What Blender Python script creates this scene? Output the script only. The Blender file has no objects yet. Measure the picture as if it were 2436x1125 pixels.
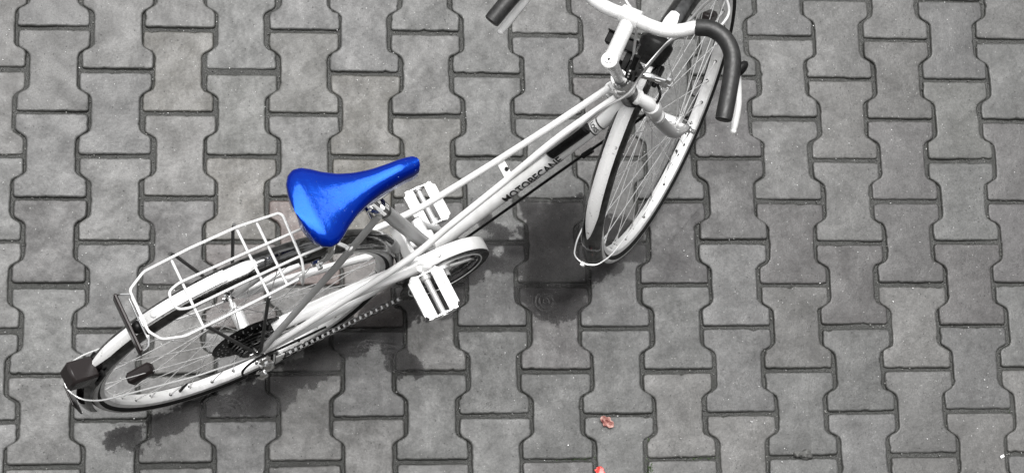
import bpy, math, random
from mathutils import Vector, Matrix, noise
random.seed(7)
PI = math.pi
scn = bpy.context.scene

# ------------------------------------------------------------------ camera
cd = bpy.data.cameras.new("camera"); cam = bpy.data.objects.new("camera", cd)
scn.collection.objects.link(cam)
CR = Matrix(((0.99193, -0.00107, -0.12675), (-0.02572, 0.97745, -0.20958), (0.12412, 0.21115, 0.96954)))
cam.matrix_world = Matrix.Translation((0.45997, -1.42013, 4.3482)) @ CR.to_4x4()
cd.sensor_fit = 'HORIZONTAL'; cd.sensor_width = 36.0; cd.lens = 4700.0 / 2436.0 * 36.0
cd.clip_start = 0.05; cd.clip_end = 600.0
scn.camera = cam

# ------------------------------------------------------------------ sky, sun, exposure
SUN_EL, SUN_AZ = math.radians(72), math.radians(-12)      # azimuth from +Y towards +X
world = bpy.data.worlds.new("World"); scn.world = world; world.use_nodes = True
wn = world.node_tree.nodes; wl = world.node_tree.links
bg = wn['Background']
sky = wn.new('ShaderNodeTexSky'); sky.sky_type = 'NISHITA'; sky.sun_disc = False
sky.sun_elevation = SUN_EL; sky.sun_rotation = SUN_AZ
sky.dust_density = 6.0; sky.air_density = 2.0; sky.ozone_density = 1.0
hs = wn.new('ShaderNodeHueSaturation'); hs.inputs['Saturation'].default_value = 0.05
wl.new(sky.outputs[0], hs.inputs['Color']); wl.new(hs.outputs[0], bg.inputs['Color'])
bg.inputs['Strength'].default_value = 0.055
sd = bpy.data.lights.new("sun", 'SUN'); sun = bpy.data.objects.new("sun", sd); scn.collection.objects.link(sun)
sd.energy = 1.5; sd.angle = math.radians(48); sd.color = (1.0, 0.985, 0.965)
sdir = Vector((math.sin(SUN_AZ) * math.cos(SUN_EL), math.cos(SUN_AZ) * math.cos(SUN_EL), math.sin(SUN_EL)))
sun.rotation_euler = sdir.to_track_quat('Z', 'Y').to_euler(); sun.location = (0, 0, 8)
scn.view_settings.view_transform = 'Standard'; scn.view_settings.look = 'None'
scn.view_settings.gamma = 1.0; scn.view_settings.exposure = 1.42

# ------------------------------------------------------------------ materials
def mat(name, col, rough=0.5, metal=0.0, coat=0.0, spec=0.5):
    m = bpy.data.materials.new(name); m.use_nodes = True
    b = m.node_tree.nodes['Principled BSDF']
    b.inputs['Base Color'].default_value = (*col, 1); b.inputs['Roughness'].default_value = rough
    b.inputs['Metallic'].default_value = metal; b.inputs['Coat Weight'].default_value = coat
    b.inputs['Coat Roughness'].default_value = 0.06; b.inputs['Specular IOR Level'].default_value = spec
    return m

class NT:
    def __init__(s, m): s.t = m.node_tree; s.n = s.t.nodes; s.l = s.t.links; s.b = s.n['Principled BSDF']
    def new(s, k, **kw):
        n = s.n.new(k)
        for a, v in kw.items(): setattr(n, a, v)
        return n
    def lk(s, a, b): s.l.new(a, b)
    def obj(s):
        return s.new('ShaderNodeTexCoord').outputs['Object']
    def noise(s, scale, detail=3, rough=.55, vec=None, dist=0):
        n = s.new('ShaderNodeTexNoise'); n.inputs['Scale'].default_value = scale
        n.inputs['Detail'].default_value = detail; n.inputs['Roughness'].default_value = rough
        n.inputs['Distortion'].default_value = dist
        s.lk(vec if vec is not None else s.obj(), n.inputs['Vector']); return n.outputs['Fac']
    def ramp(s, fac, stops):
        r = s.new('ShaderNodeValToRGB'); s.lk(fac, r.inputs['Fac']); e = r.color_ramp.elements
        while len(e) < len(stops): e.new(0.5)
        for i, (p, c) in enumerate(stops):
            e[i].position = p; e[i].color = (*((c,) * 3 if not isinstance(c, tuple) else c), 1)
        return r.outputs['Color']
    def mix(s, mode, a, b, f=1.0):
        n = s.new('ShaderNodeMix'); n.data_type = 'RGBA'; n.blend_type = mode
        if isinstance(f, float): n.inputs['Factor'].default_value = f
        else: s.lk(f, n.inputs['Factor'])
        for k, v in ((6, a), (7, b)):
            if isinstance(v, tuple): n.inputs[k].default_value = (*v, 1)
            else: s.lk(v, n.inputs[k])
        return n.outputs[2]
    def math(s, op, a, b=0.0, c=None):
        n = s.new('ShaderNodeMath'); n.operation = op
        for k, v in ((0, a), (1, b), (2, c)):
            if v is None: continue
            if isinstance(v, (float, int)): n.inputs[k].default_value = v
            else: s.lk(v, n.inputs[k])
        return n.outputs[0]
    def bump(s, h, strength=.3, dist=.001, nrm=None):
        b = s.new('ShaderNodeBump'); b.inputs['Strength'].default_value = strength
        b.inputs['Distance'].default_value = dist; s.lk(h, b.inputs['Height'])
        if nrm is not None: s.lk(nrm, b.inputs['Normal'])
        return b.outputs[0]

def dirty(m, col, dark, scale=14, amt=(.45, .7), rough=(.2, .45), bead=.12):
    "uneven grime on a painted or metal surface"
    t = NT(m); f = t.noise(scale, 5, .65)
    t.lk(t.ramp(f, [(amt[0], dark), (amt[1], col)]), t.b.inputs['Base Color'])
    r = t.ramp(t.noise(scale * 2.3, 4, .6), [(.35, rough[0]), (.7, rough[1])])
    t.lk(r, t.b.inputs['Roughness'])
    # water beads
    v = t.new('ShaderNodeTexVoronoi'); v.inputs['Scale'].default_value = 170; t.lk(t.obj(), v.inputs['Vector'])
    h = t.ramp(v.outputs['Distance'], [(.0, 1.0), (.33, 0.0)])
    if bead: t.lk(t.bump(h, bead, .0008), t.b.inputs['Normal'])
    return m

M_white = dirty(mat('white_enamel', (.8, .8, .8), .25, 0, .6), (.78, .78, .78), (.62, .62, .61), 9, (.3, .5), (.14, .26))
M_silver = dirty(mat('silver_paint', (.6, .6, .6), .4, .35, .1), (.44, .44, .44), (.36, .36, .36), 22, (.25, .45), (.38, .46), 0)
M_chrome = dirty(mat('chrome', (.75, .75, .75), .1, 1.0), (.85, .85, .85), (.5, .5, .5), 30, (.22, .40), (.06, .14), 0)
M_fender = dirty(mat('steel_fender', (.75, .75, .75), .1, 1.0), (.88, .88, .88), (.40, .40, .40), 34, (.25, .38), (.07, .14), .10)
M_darkchrome = dirty(mat('dark_chrome', (.2, .2, .2), .12, 1.0), (.20, .20, .20), (.05, .05, .05), 40, (.30, .55), (.06, .2), .15)
M_alu = dirty(mat('aluminium', (.8, .8, .8), .35, .45), (.88, .88, .88), (.66, .66, .66), 30, (.3, .5), (.3, .45))
M_alu_matt = dirty(mat('cast_aluminium', (.8, .8, .8), .5, .4), (.52, .52, .52), (.36, .36, .36), 40, (.3, .5), (.4, .55))
M_spoke = mat('spoke_steel', (.62, .62, .62), .3, .4)
M_wire = mat('zinc_wire', (.78, .78, .78), .3, .5)
M_darkwire = mat('dull_steel', (.05, .05, .05), .5, .3)
M_tyre = mat('tyre_rubber', (.008, .008, .008), .6, 0, 0, .25)
M_band = dirty(mat('tyre_sidewall_band', (.5, .5, .5), .6), (.66, .66, .66), (.42, .42, .42), 30, (.35, .6), (.5, .7))
M_black = dirty(mat('black_plastic', (.012, .012, .012), .3, 0, .3), (.006, .006, .006), (.012, .012, .012), 30, (.4, .6), (.2, .45), 0); M_black.node_tree.nodes['Principled BSDF'].inputs['Coat Weight'].default_value = 0; M_black.node_tree.nodes['Principled BSDF'].inputs['Specular IOR Level'].default_value = .14
M_foam = dirty(mat('grip_foam', (.05, .05, .05), .5, spec=.5), (.022, .022, .022), (.010, .010, .010), 60, (.4, .6), (.36, .55), 0)
M_chain = mat('oily_chain', (.05, .05, .05), .35, .8)
M_roller = mat('chain_roller', (.7, .7, .7), .2, 1.0)
M_ink = mat('black_ink', (.01, .01, .01), .4)
M_tail = mat('dark_red_lens', (.017, .014, .014), .25, 0, .1, .25)
M_reflector = mat('smoky_reflector', (.016, .012, .012), .3, 0, .1, .25)
M_cable = mat('grey_cable', (.35, .35, .35), .4, .2)

M_blue = mat('blue_saddle_vinyl', (.0, .035, .75), .16, 0, .12, 1.0); M_blue.node_tree.nodes['Principled BSDF'].inputs['Specular Tint'].default_value = (.01, .16, .85, 1); M_blue.node_tree.nodes['Principled BSDF'].inputs['IOR'].default_value = 1.75
t = NT(M_blue)
t.lk(t.ramp(t.noise(10, 4), [(.3, (.0, .004, .13)), (.7, (.0, .012, .20))]), t.b.inputs['Base Color'])
v = t.new('ShaderNodeTexVoronoi'); v.inputs['Scale'].default_value = 230; t.lk(t.obj(), v.inputs['Vector'])
h = t.ramp(v.outputs['Distance'], [(0, 1.0), (.3, 0.0)])
nb = t.bump(t.math('ADD', t.noise(34, 4), t.math('MULTIPLY', t.ramp(t.noise(9, 3, .5, None, 2.5), [(.485, 0.0), (.50, 1.0), (.515, 0.0)]), .12)), .22, .002)
t.lk(t.bump(h, .12, .0008, nb), t.b.inputs['Normal']); t.lk(nb, t.b.inputs['Coat Normal'])

def concrete(name):
    m = mat(name, (.2, .2, .2), .5, spec=.35); t = NT(m)
    vec = t.new('ShaderNodeNewGeometry').outputs['Position']
    at = t.new('ShaderNodeAttribute'); at.attribute_name = 'tint'
    big = t.ramp(t.noise(9, 6, .7, vec), [(.3, .74), (.7, 1.18)])
    mid = t.ramp(t.noise(55, 6, .8, vec), [(.28, .62), (.72, 1.30)])
    fine = t.ramp(t.noise(190, 5, .95, vec), [(.27, .36), (.73, 1.64)])
    v1 = t.new('ShaderNodeTexVoronoi'); v1.inputs['Scale'].default_value = 105; t.lk(vec, v1.inputs['Vector'])
    v1.inputs['Randomness'].default_value = 1.0
    sel = t.new('ShaderNodeSeparateColor'); t.lk(v1.outputs['Color'], sel.inputs[0])
    pit = t.math('MULTIPLY', t.math('LESS_THAN', v1.outputs['Distance'], .16), t.math('GREATER_THAN', sel.outputs[0], .80))
    lit = t.math('MULTIPLY', t.math('LESS_THAN', v1.outputs['Distance'], .14), t.math('LESS_THAN', sel.outputs[1], .16))
    c = t.mix('MULTIPLY', at.outputs['Color'], big); c = t.mix('MULTIPLY', c, mid); c = t.mix('MULTIPLY', c, fine)
    c = t.mix('MIX', c, (.022, .022, .022), pit); c = t.mix('MIX', c, (.20, .20, .195), lit)
    # dirt worked into the bevel beside the joints (attribute on the bevel verts)
    ed = t.new('ShaderNodeAttribute'); ed.attribute_name = 'edge'
    ef = t.math('MULTIPLY', ed.outputs['Fac'], t.ramp(t.noise(90, 4, .7, vec), [(.25, .25), (.6, .9)]))
    c = t.mix('MIX', c, (.024, .025, .022), ef)
    t.lk(c, t.b.inputs['Base Color'])
    t.lk(t.ramp(t.noise(14, 6, .75, vec), [(.35, .22), (.65, .60)]), t.b.inputs['Roughness'])
    hgt = t.math('ADD', t.math('MULTIPLY', t.noise(300, 3, .7, vec), .6), t.math('MULTIPLY', t.noise(40, 4, .6, vec), 1.2))
    hgt = t.math('SUBTRACT', hgt, t.math('MULTIPLY', pit, 1.0))
    t.lk(t.bump(hgt, .5, .0016), t.b.inputs['Normal'])
    return m
M_conc = concrete('wet_concrete')

M_sand = mat('joint_sand', (.035, .035, .033), .55); t = NT(M_sand)
vec = t.new('ShaderNodeNewGeometry').outputs['Position']
t.lk(t.ramp(t.noise(240, 4, .75, vec), [(.3, (.012, .012, .0115)), (.60, (.034, .035, .032)), (.78, (.075, .075, .072))]), t.b.inputs['Base Color'])
t.lk(t.ramp(t.noise(30, 3, .6, vec), [(.35, .12), (.65, .6)]), t.b.inputs['Roughness'])
t.lk(t.bump(t.noise(260, 4, .7, vec), .9, .003), t.b.inputs['Normal'])

# ------------------------------------------------------------------ mesh helpers
class MB:
    def __init__(s): s.v = []; s.f = []; s.mi = []; s.cur = 0
    def add(s, vs, fs):
        o = len(s.v); s.v += [tuple(v) for v in vs]
        for f in fs: s.f.append(tuple(i + o for i in f)); s.mi.append(s.cur)
    def tube(s, pts, r, n=12, caps=True, flat=1.0, side=None):
        pts = [Vector(p) for p in pts]; k = len(pts)
        rs = r if isinstance(r, (list, tuple)) else [r] * k
        T = []
        for i in range(k):
            d = (pts[min(i + 1, k - 1)] - pts[max(i - 1, 0)]); T.append(d.normalized())
        ref = Vector(side) if side else (Vector((0, 0, 1)) if abs(T[0].z) < .9 else Vector((1, 0, 0)))
        N = (ref - T[0] * ref.dot(T[0])).normalized(); vs = []
        for i in range(k):
            N = (N - T[i] * N.dot(T[i])).normalized(); Bn = T[i].cross(N)
            for j in range(n):
                a = 2 * PI * j / n
                vs.append(pts[i] + rs[i] * (math.cos(a) * N + flat * math.sin(a) * Bn))
        fs = [(i * n + j, i * n + (j + 1) % n, (i + 1) * n + (j + 1) % n, (i + 1) * n + j) for i in range(k - 1) for j in range(n)]
        if caps: fs += [tuple(range(n - 1, -1, -1)), tuple((k - 1) * n + j for j in range(n))]
        s.add(vs, fs)
    def loop(s, pts, r, n=8):
        s.tube(pts, r, n)
    def box(s, c, sz, R=None, bev=0.0):
        hx, hy, hz = (q / 2 for q in sz); c = Vector(c); b = min(bev, hx * .9, hy * .9, hz * .9)
        R = R or Matrix.Identity(3)
        if b <= 0:
            vs = [c + R @ Vector((x * hx, y * hy, z * hz)) for x in (-1, 1) for y in (-1, 1) for z in (-1, 1)]
            s.add(vs, [(0, 1, 3, 2), (4, 6, 7, 5), (0, 4, 5, 1), (2, 3, 7, 6), (0, 2, 6, 4), (1, 5, 7, 3)]); return
        vs = []; idx = {}
        for x in (-1, 1):
            for y in (-1, 1):
                for z in (-1, 1):
                    for ax in range(3):
                        p = [x * (hx - b), y * (hy - b), z * (hz - b)]; p[ax] += (x, y, z)[ax] * b
                        idx[(x, y, z, ax)] = len(vs); vs.append(c + R @ Vector(p))
        fs = []
        def q(a): fs.append(tuple(a))
        for ax in range(3):
            o = [i for i in range(3) if i != ax]
            for sg in (-1, 1):
                l = []
                for u, w in ((-1, -1), (1, -1), (1, 1), (-1, 1)):
                    k = [0, 0, 0]; k[ax] = sg; k[o[0]] = u; k[o[1]] = w; l.append(idx[(*k, ax)])
                q(l if (sg > 0) == (ax != 1) else l[::-1])
        for ax in range(3):
            o = [i for i in range(3) if i != ax]
            for u in (-1, 1):
                for w in (-1, 1):
                    a = [0, 0, 0]; d = [0, 0, 0]; a[ax] = -1; d[ax] = 1
                    for k in (a, d): k[o[0]] = u; k[o[1]] = w
                    q([idx[(*a, o[0])], idx[(*d, o[0])], idx[(*d, o[1])], idx[(*a, o[1])]])
        for x in (-1, 1):
            for y in (-1, 1):
                for z in (-1, 1): q([idx[(x, y, z, k)] for k in range(3)])
        s.add(vs, fs)
    def lathe(s, prof, axis='y', n=72, c=(0, 0, 0), a0=0.0, a1=2 * PI, closed_prof=False):
        "prof: (r, h) pairs, revolved about the axis through c"
        full = abs(a1 - a0 - 2 * PI) < 1e-6; m = n if full else n + 1; vs = []; c = Vector(c)
        for i in range(m):
            a = a0 + (a1 - a0) * i / n; ca, sa = math.cos(a), math.sin(a)
            for r, h in prof:
                p = (r * ca, h, r * sa) if axis == 'y' else ((r * ca, r * sa, h) if axis == 'z' else (h, r * ca, r * sa))
                vs.append(c + Vector(p))
        k = len(prof); fs = []
        for i in range(n):
            i2 = (i + 1) % m
            for j in range(k if closed_prof else k - 1):
                j2 = (j + 1) % k
                fs.append((i * k + j, i * k + j2, i2 * k + j2, i2 * k + j))
        if closed_prof and not full: fs += [tuple(range(k)), tuple(n * k + j for j in range(k - 1, -1, -1))]
        s.add(vs, fs)
    def disc(s, c, axis, r, th, n=24, r0=0.0):
        "solid round plate of thickness th"
        c = Vector(c); a = Vector(axis).normalized(); ref = Vector((0, 0, 1)) if abs(a.z) < .9 else Vector((1, 0, 0))
        u = (ref - a * ref.dot(a)).normalized(); w = a.cross(u); e = min(th * .3, r * .15)
        rings = [(r - e, -th / 2), (r, -th / 2 + e), (r, th / 2 - e), (r - e, th / 2)]
        vs = [c + a * h + q * (math.cos(2 * PI * j / n) * u + math.sin(2 * PI * j / n) * w) for q, h in rings for j in range(n)]
        fs = [(i * n + j, i * n + (j + 1) % n, (i + 1) * n + (j + 1) % n, (i + 1) * n + j) for i in range(3) for j in range(n)]
        fs += [tuple(range(n - 1, -1, -1)), tuple(3 * n + j for j in range(n))]
        s.add(vs, fs)
    def ball(s, c, r, n=14, sc=(1, 1, 1), R=None):
        vs = []; c = Vector(c); R = R or Matrix.Identity(3)
        for i in range(1, n // 2 + 4):
            th = PI * i / (n // 2 + 4)
            for j in range(n):
                ph = 2 * PI * j / n
                vs.append(c + R @ Vector((r * sc[0] * math.sin(th) * math.cos(ph), r * sc[1] * math.sin(th) * math.sin(ph), r * sc[2] * math.cos(th))))
        k = n // 2 + 3; o = len(vs); vs += [c + R @ Vector((0, 0, r * sc[2])), c - R @ Vector((0, 0, r * sc[2]))]
        fs = [(i * n + j, (i + 1) * n + j, (i + 1) * n + (j + 1) % n, i * n + (j + 1) % n) for i in range(k - 1) for j in range(n)]
        fs += [(o, j, (j + 1) % n) for j in range(n)] + [(o + 1, (k - 1) * n + (j + 1) % n, (k - 1) * n + j) for j in range(n)]
        s.add(vs, fs)
    def build(s, name, m, parent=None, mw=None, smooth=True, label=None, angle=40):
        me = bpy.data.meshes.new(name); me.from_pydata(s.v, [], s.f); me.update()
        ms = m if isinstance(m, (list, tuple)) else [m]
        for q in ms: me.materials.append(q)
        if len(ms) > 1: me.polygons.foreach_set('material_index', s.mi)
        import bmesh
        b = bmesh.new(); b.from_mesh(me); bmesh.ops.recalc_face_normals(b, faces=b.faces); b.to_mesh(me); b.free()
        if smooth:
            me.polygons.foreach_set('use_smooth', [True] * len(me.polygons)); me.set_sharp_from_angle(angle=math.radians(angle))
        o = bpy.data.objects.new(name, me); scn.collection.objects.link(o)
        if parent is not None: o.parent = parent
        if mw is not None: o.matrix_local = mw
        if label: o['label'] = label
        return o

def spline(pts, k=6):
    P = [Vector(p) for p in pts]; P = [2 * P[0] - P[1]] + P + [2 * P[-1] - P[-2]]; out = []
    for i in range(1, len(P) - 2):
        a, b, c, d = P[i - 1:i + 3]
        for j in range(k):
            t = j / k
            out.append(.5 * ((2 * b) + (-a + c) * t + (2 * a - 5 * b + 4 * c - d) * t * t + (-a + 3 * b - 3 * c + d) * t ** 3))
    return out + [P[-2]]
def fillet(pts, rad=.012, k=5):
    P = [Vector(p) for p in pts]; out = [P[0]]
    for i in range(1, len(P) - 1):
        a, b, c = P[i - 1], P[i], P[i + 1]; r = min(rad, (a - b).length * .45, (c - b).length * .45)
        p, q = b + (a - b).normalized() * r, b + (c - b).normalized() * r
        for j in range(k + 1):
            t = j / k; out.append((1 - t) ** 2 * p + 2 * t * (1 - t) * b + t * t * q)
    return out + [P[-1]]
def tag(o, label=None, cat=None, group=None, kind=None):
    for k, v in (('label', label), ('category', cat), ('group', group), ('kind', kind)):
        if v: o[k] = v
    return o

# ------------------------------------------------------------------ GROUND
PX, PY, GAP = .14, .19747, .0035
def stone_outline(hw=.0802, nw=.0542, hl=PY / 2 - .0028):
    a, b = .0415, .0565                                    # end of wide part, start of narrow part (from the joint)
    q = [(hw, hl), (hw, hl - a + .004), (nw, hl - b + .002)]
    right = [(hw, hl), (hw, hl - a), (nw, hl - b), (nw, -hl + b), (hw, -hl + a), (hw, -hl)]
    return right + [(-x, y) for x, y in right[::-1]]
def round_poly(P, rad, k=3):
    out = []; n = len(P)
    for i in range(n):
        a, b, c = Vector(P[i - 1]), Vector(P[i]), Vector(P[(i + 1) % n])
        r = min(rad, (a - b).length * .45, (c - b).length * .45)
        p, q = b + (a - b).normalized() * r, b + (c - b).normalized() * r
        for j in range(k + 1):
            t = j / k; out.append((1 - t) ** 2 * p + 2 * t * (1 - t) * b + t * t * q)
    return out
def inset(P, d):
    n = len(P); out = []
    for i in range(n):
        t = (P[(i + 1) % n] - P[i - 1]).normalized(); nrm = Vector((t.y, -t.x))
        out.append(P[i] - nrm * d)
    return out
def densify(P, d):
    out = []
    for i, a in enumerate(P):
        b = P[(i + 1) % len(P)]; n = max(1, int((b - a).length / d))
        out += [a.lerp(b, k / n) for k in range(n)]
    return out
OUTC = round_poly([Vector(p) for p in stone_outline()], .009)
area = sum(OUTC[i].x * OUTC[(i + 1) % len(OUTC)].y - OUTC[(i + 1) % len(OUTC)].x * OUTC[i].y for i in range(len(OUTC)))
if area < 0: OUTC = OUTC[::-1]
OUTF = densify(OUTC, .0055)
DARK = {(0, 2): .70, (2, 2): .72, (10, 2): .66, (12, 2): .66, (12, 1): .98, (11, 1): .62, (13, 2): .66, (9, 0): .76, (9, -1): .8,
        (8, 2): .96, (14, 2): .74, (3, 2): .9, (15, 2): .72, (14, 1): .84, (13, 3): .84, (12, 3): .84, (0, 1): 1.02, (16, 2): .76, (11, 0): .82, (7, 0): .92, (4, 1): .97, (8, 0): .94, (6, 2): .82}
TINT = {(4, 2): (1.22, .94, .88), (5, 1): (1.06, 1.0, .88), (3, 1): (1.04, 1.0, .93), (5, 2): (1.08, .98, .93), (3, 2): (1.08, .97, .95), (5, 0): (1.03, 1.0, .93), (2, 0): (1.03, 1.0, .93), (15, 0): (.99, 1.0, .96), (6, 1): (1.02, 1.0, .94), (4, 0): (1.01, 1.0, .95), (3, 0): (1.0, 1.01, .97)}
vs, fs, cols, edges = [], [], [], []
RING = [(-.0004, -.016, 1.0), (0.0, -.0048, 1.0), (.0014, -.0016, .8), (.0034, -.0002, .22), (.0060, 0.0, 0.0)]   # inset, z, dirt
for cx in range(-16, 36):
    for ry in range(-16, 20):
        OUT = OUTF if -2 <= cx <= 17 and -2 <= ry <= 6 else OUTC; nO = len(OUT)
        dx = random.gauss(0, .0011); dy = random.gauss(0, .0011); dz = max(-.0018, min(.0018, random.gauss(0, .0010))); rot = random.gauss(0, .004)
        X = cx * PX; Y = -(ry + .5 + (.5 if cx % 2 else 0)) * PY
        sx = 1 + random.gauss(0, .004); sy = 1 + random.gauss(0, .007) - .004
        tx, ty = random.gauss(0, .008), random.gauss(0, .007)
        base = DARK.get((cx, ry), random.choice([1, 1, 1.05, 1.08, .95, 1.10, .91, .84 if random.random() < .4 else 1.0])) * random.uniform(.975, 1.025)
        tn = TINT.get((cx, ry), random.choice([(1.0, .995, .98), (1.01, .995, .97), (1.0, 1.0, 1.0), (.99, 1.0, .985)])); pv = (1.02, .985, 1.0) if base < .85 else (1, 1, 1)
        col = tuple(.080 * base * a * b for a, b in zip(tn, pv))
        o = len(vs); ca, sa = math.cos(rot), math.sin(rot)
        wob = [noise.noise(Vector((p.x * 35 + cx * 7.1, p.y * 35 + ry * 3.3, 1.7))) * .0010 + noise.noise(Vector((p.x * 130 + cx * 7.1, p.y * 130 + ry * 3.3, 4.7))) * .0009
               + .0026 * max(0, noise.noise(Vector((p.x * 60 + cx * 3.1, p.y * 60 + ry * 5.3, 9.7))) - .38) / .3 for p in OUT]
        for ri, (ins, z, e) in enumerate(RING):
            I = inset(OUT, ins); I2 = inset(OUT, ins + .001); q_ = 1.0 if ri < 4 else .6
            for k, p in enumerate(I):
                p = p + (I2[k] - p) * (max(-1.0, wob[k] * 1000) * q_ * (1.25 if ri in (2, 3) else .8))
                x, y = p.x * sx, p.y * sy
                vs.append((X + dx + x * ca - y * sa, Y + dy + x * sa + y * ca, z + dz + tx * x + ty * y)); cols.append(col); edges.append(e)
        for ri in range(len(RING) - 1):
            for k in range(nO):
                fs.append((o + ri * nO + k, o + ri * nO + (k + 1) % nO, o + (ri + 1) * nO + (k + 1) % nO, o + (ri + 1) * nO + k))
        fs.append(tuple(o + (len(RING) - 1) * nO + k for k in range(nO)))
me = bpy.data.meshes.new('pavement'); me.from_pydata(vs, [], fs); me.update(); me.materials.append(M_conc)
ca_ = me.color_attributes.new('tint', 'FLOAT_COLOR', 'POINT')
ca_.data.foreach_set('color', [c for col in cols for c in (*col, 1.0)])
ea = me.attributes.new('edge', 'FLOAT', 'POINT'); ea.data.foreach_set('value', edges)
me.polygons.foreach_set('use_smooth', [True] * len(me.polygons)); me.set_sharp_from_angle(angle=math.radians(50))
pav = bpy.data.objects.new('pavement', me); scn.collection.objects.link(pav)
tag(pav, 'interlocking grey I-shaped concrete paving, wet from rain', 'pavement', kind='structure')
# bedding sheet under the stones, reaches the horizon
g = MB(); nx, ny = 160, 110; x0, x1, y0, y1 = -2.4, 5.1, -4.1, 3.4
for j in range(ny + 1):
    for i in range(nx + 1):
        x, y = x0 + (x1 - x0) * i / nx, y0 + (y1 - y0) * j / ny
        z = -.0052 + .0052 * noise.noise(Vector((x * 9, y * 9, 0))) + .0018 * noise.noise(Vector((x * 40, y * 40, 3)))
        g.v.append((x, y, min(z, -.0042)))
for j in range(ny):
    for i in range(nx):
        a = j * (nx + 1) + i; g.f.append((a, a + 1, a + nx + 2, a + nx + 1)); g.mi.append(0)
W = 300; z = -.0085
g.add([(-W, -W, z), (W, -W, z), (W, y0, z), (-W, y0, z)], [(0, 1, 2, 3)]); g.add([(-W, y1, z), (W, y1, z), (W, W, z), (-W, W, z)], [(0, 1, 2, 3)])
g.add([(-W, y0, z), (x0, y0, z), (x0, y1, z), (-W, y1, z)], [(0, 1, 2, 3)]); g.add([(x1, y0, z), (W, y0, z), (W, y1, z), (x1, y1, z)], [(0, 1, 2, 3)])
tag(g.build('ground', M_sand), 'dark damp sand in the joints between the paving stones', 'ground', kind='structure')

# puddle: rain film with irregular edge, dark reflection painted in as its tint
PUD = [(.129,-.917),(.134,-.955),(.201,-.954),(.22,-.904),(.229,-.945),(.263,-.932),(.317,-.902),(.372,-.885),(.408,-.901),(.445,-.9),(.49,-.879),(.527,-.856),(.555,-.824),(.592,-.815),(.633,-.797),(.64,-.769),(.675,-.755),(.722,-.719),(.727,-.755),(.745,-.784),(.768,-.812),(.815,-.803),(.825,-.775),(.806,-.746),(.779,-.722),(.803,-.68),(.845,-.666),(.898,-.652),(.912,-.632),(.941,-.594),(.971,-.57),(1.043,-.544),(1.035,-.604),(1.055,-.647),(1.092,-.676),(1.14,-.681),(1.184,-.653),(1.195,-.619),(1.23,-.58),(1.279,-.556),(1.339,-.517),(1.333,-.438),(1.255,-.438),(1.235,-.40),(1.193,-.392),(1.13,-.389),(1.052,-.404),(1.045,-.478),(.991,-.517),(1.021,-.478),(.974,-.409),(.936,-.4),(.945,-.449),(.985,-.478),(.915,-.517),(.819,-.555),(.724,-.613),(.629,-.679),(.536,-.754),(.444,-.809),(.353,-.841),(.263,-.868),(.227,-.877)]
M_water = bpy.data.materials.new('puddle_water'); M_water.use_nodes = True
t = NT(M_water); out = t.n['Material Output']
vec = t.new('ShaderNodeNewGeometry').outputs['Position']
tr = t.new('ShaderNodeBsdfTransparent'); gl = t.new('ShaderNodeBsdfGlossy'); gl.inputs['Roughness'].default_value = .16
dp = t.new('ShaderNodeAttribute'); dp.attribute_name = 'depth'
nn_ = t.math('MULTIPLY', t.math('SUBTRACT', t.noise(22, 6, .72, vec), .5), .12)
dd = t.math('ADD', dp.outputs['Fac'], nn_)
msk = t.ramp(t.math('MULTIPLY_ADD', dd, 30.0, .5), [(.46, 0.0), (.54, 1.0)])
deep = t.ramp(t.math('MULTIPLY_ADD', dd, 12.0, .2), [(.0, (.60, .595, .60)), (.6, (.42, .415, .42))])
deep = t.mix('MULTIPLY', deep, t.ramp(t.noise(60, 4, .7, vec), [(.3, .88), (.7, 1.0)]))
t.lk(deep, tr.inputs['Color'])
# rings from raindrops
h = t.noise(12, 2, .4, vec); h = t.math('MULTIPLY', h, .5)
for (rx, ry_, sc, rr) in ((.745, -.765, 520, .05), (.70, -.742, 700, .03), (.395, -.875, 600, .04), (.36, -.86, 600, .03), (1.10, -.63, 700, .03)):
    vd = t.new('ShaderNodeVectorMath'); vd.operation = 'DISTANCE'; t.lk(vec, vd.inputs[0]); vd.inputs[1].default_value = (rx, ry_, .001)
    d = vd.outputs['Value']; w = t.math('SINE', t.math('MULTIPLY', d, float(sc)))
    env = t.ramp(t.math('DIVIDE', d, rr), [(.0, 1.0), (.75, .8), (1.0, 0.0)])
    h = t.math('ADD', h, t.math('MULTIPLY', t.math('MULTIPLY', w, env), .07))
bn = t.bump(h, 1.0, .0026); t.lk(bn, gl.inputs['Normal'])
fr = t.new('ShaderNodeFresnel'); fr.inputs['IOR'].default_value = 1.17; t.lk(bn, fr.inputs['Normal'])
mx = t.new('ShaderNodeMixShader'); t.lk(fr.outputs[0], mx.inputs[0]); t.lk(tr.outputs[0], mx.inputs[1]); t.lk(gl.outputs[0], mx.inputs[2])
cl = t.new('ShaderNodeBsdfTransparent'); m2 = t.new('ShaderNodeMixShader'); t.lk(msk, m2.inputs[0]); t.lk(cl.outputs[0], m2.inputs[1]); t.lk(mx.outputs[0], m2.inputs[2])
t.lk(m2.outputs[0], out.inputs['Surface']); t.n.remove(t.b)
def inpoly(x, y, P):
    r = False; n = len(P)
    for i in range(n):
        (xa, ya), (xb, yb) = P[i], P[i - 1]
        if (ya > y) != (yb > y) and x < (xb - xa) * (y - ya) / (yb - ya) + xa: r = not r
    return r
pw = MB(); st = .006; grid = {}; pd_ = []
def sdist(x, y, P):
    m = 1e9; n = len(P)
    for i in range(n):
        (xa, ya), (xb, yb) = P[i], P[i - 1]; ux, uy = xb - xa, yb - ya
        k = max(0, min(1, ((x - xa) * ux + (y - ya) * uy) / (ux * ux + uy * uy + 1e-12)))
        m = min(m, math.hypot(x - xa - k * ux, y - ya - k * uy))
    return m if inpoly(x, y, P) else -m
NX, NY = int(1.40 / st), int(.66 / st)
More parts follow.
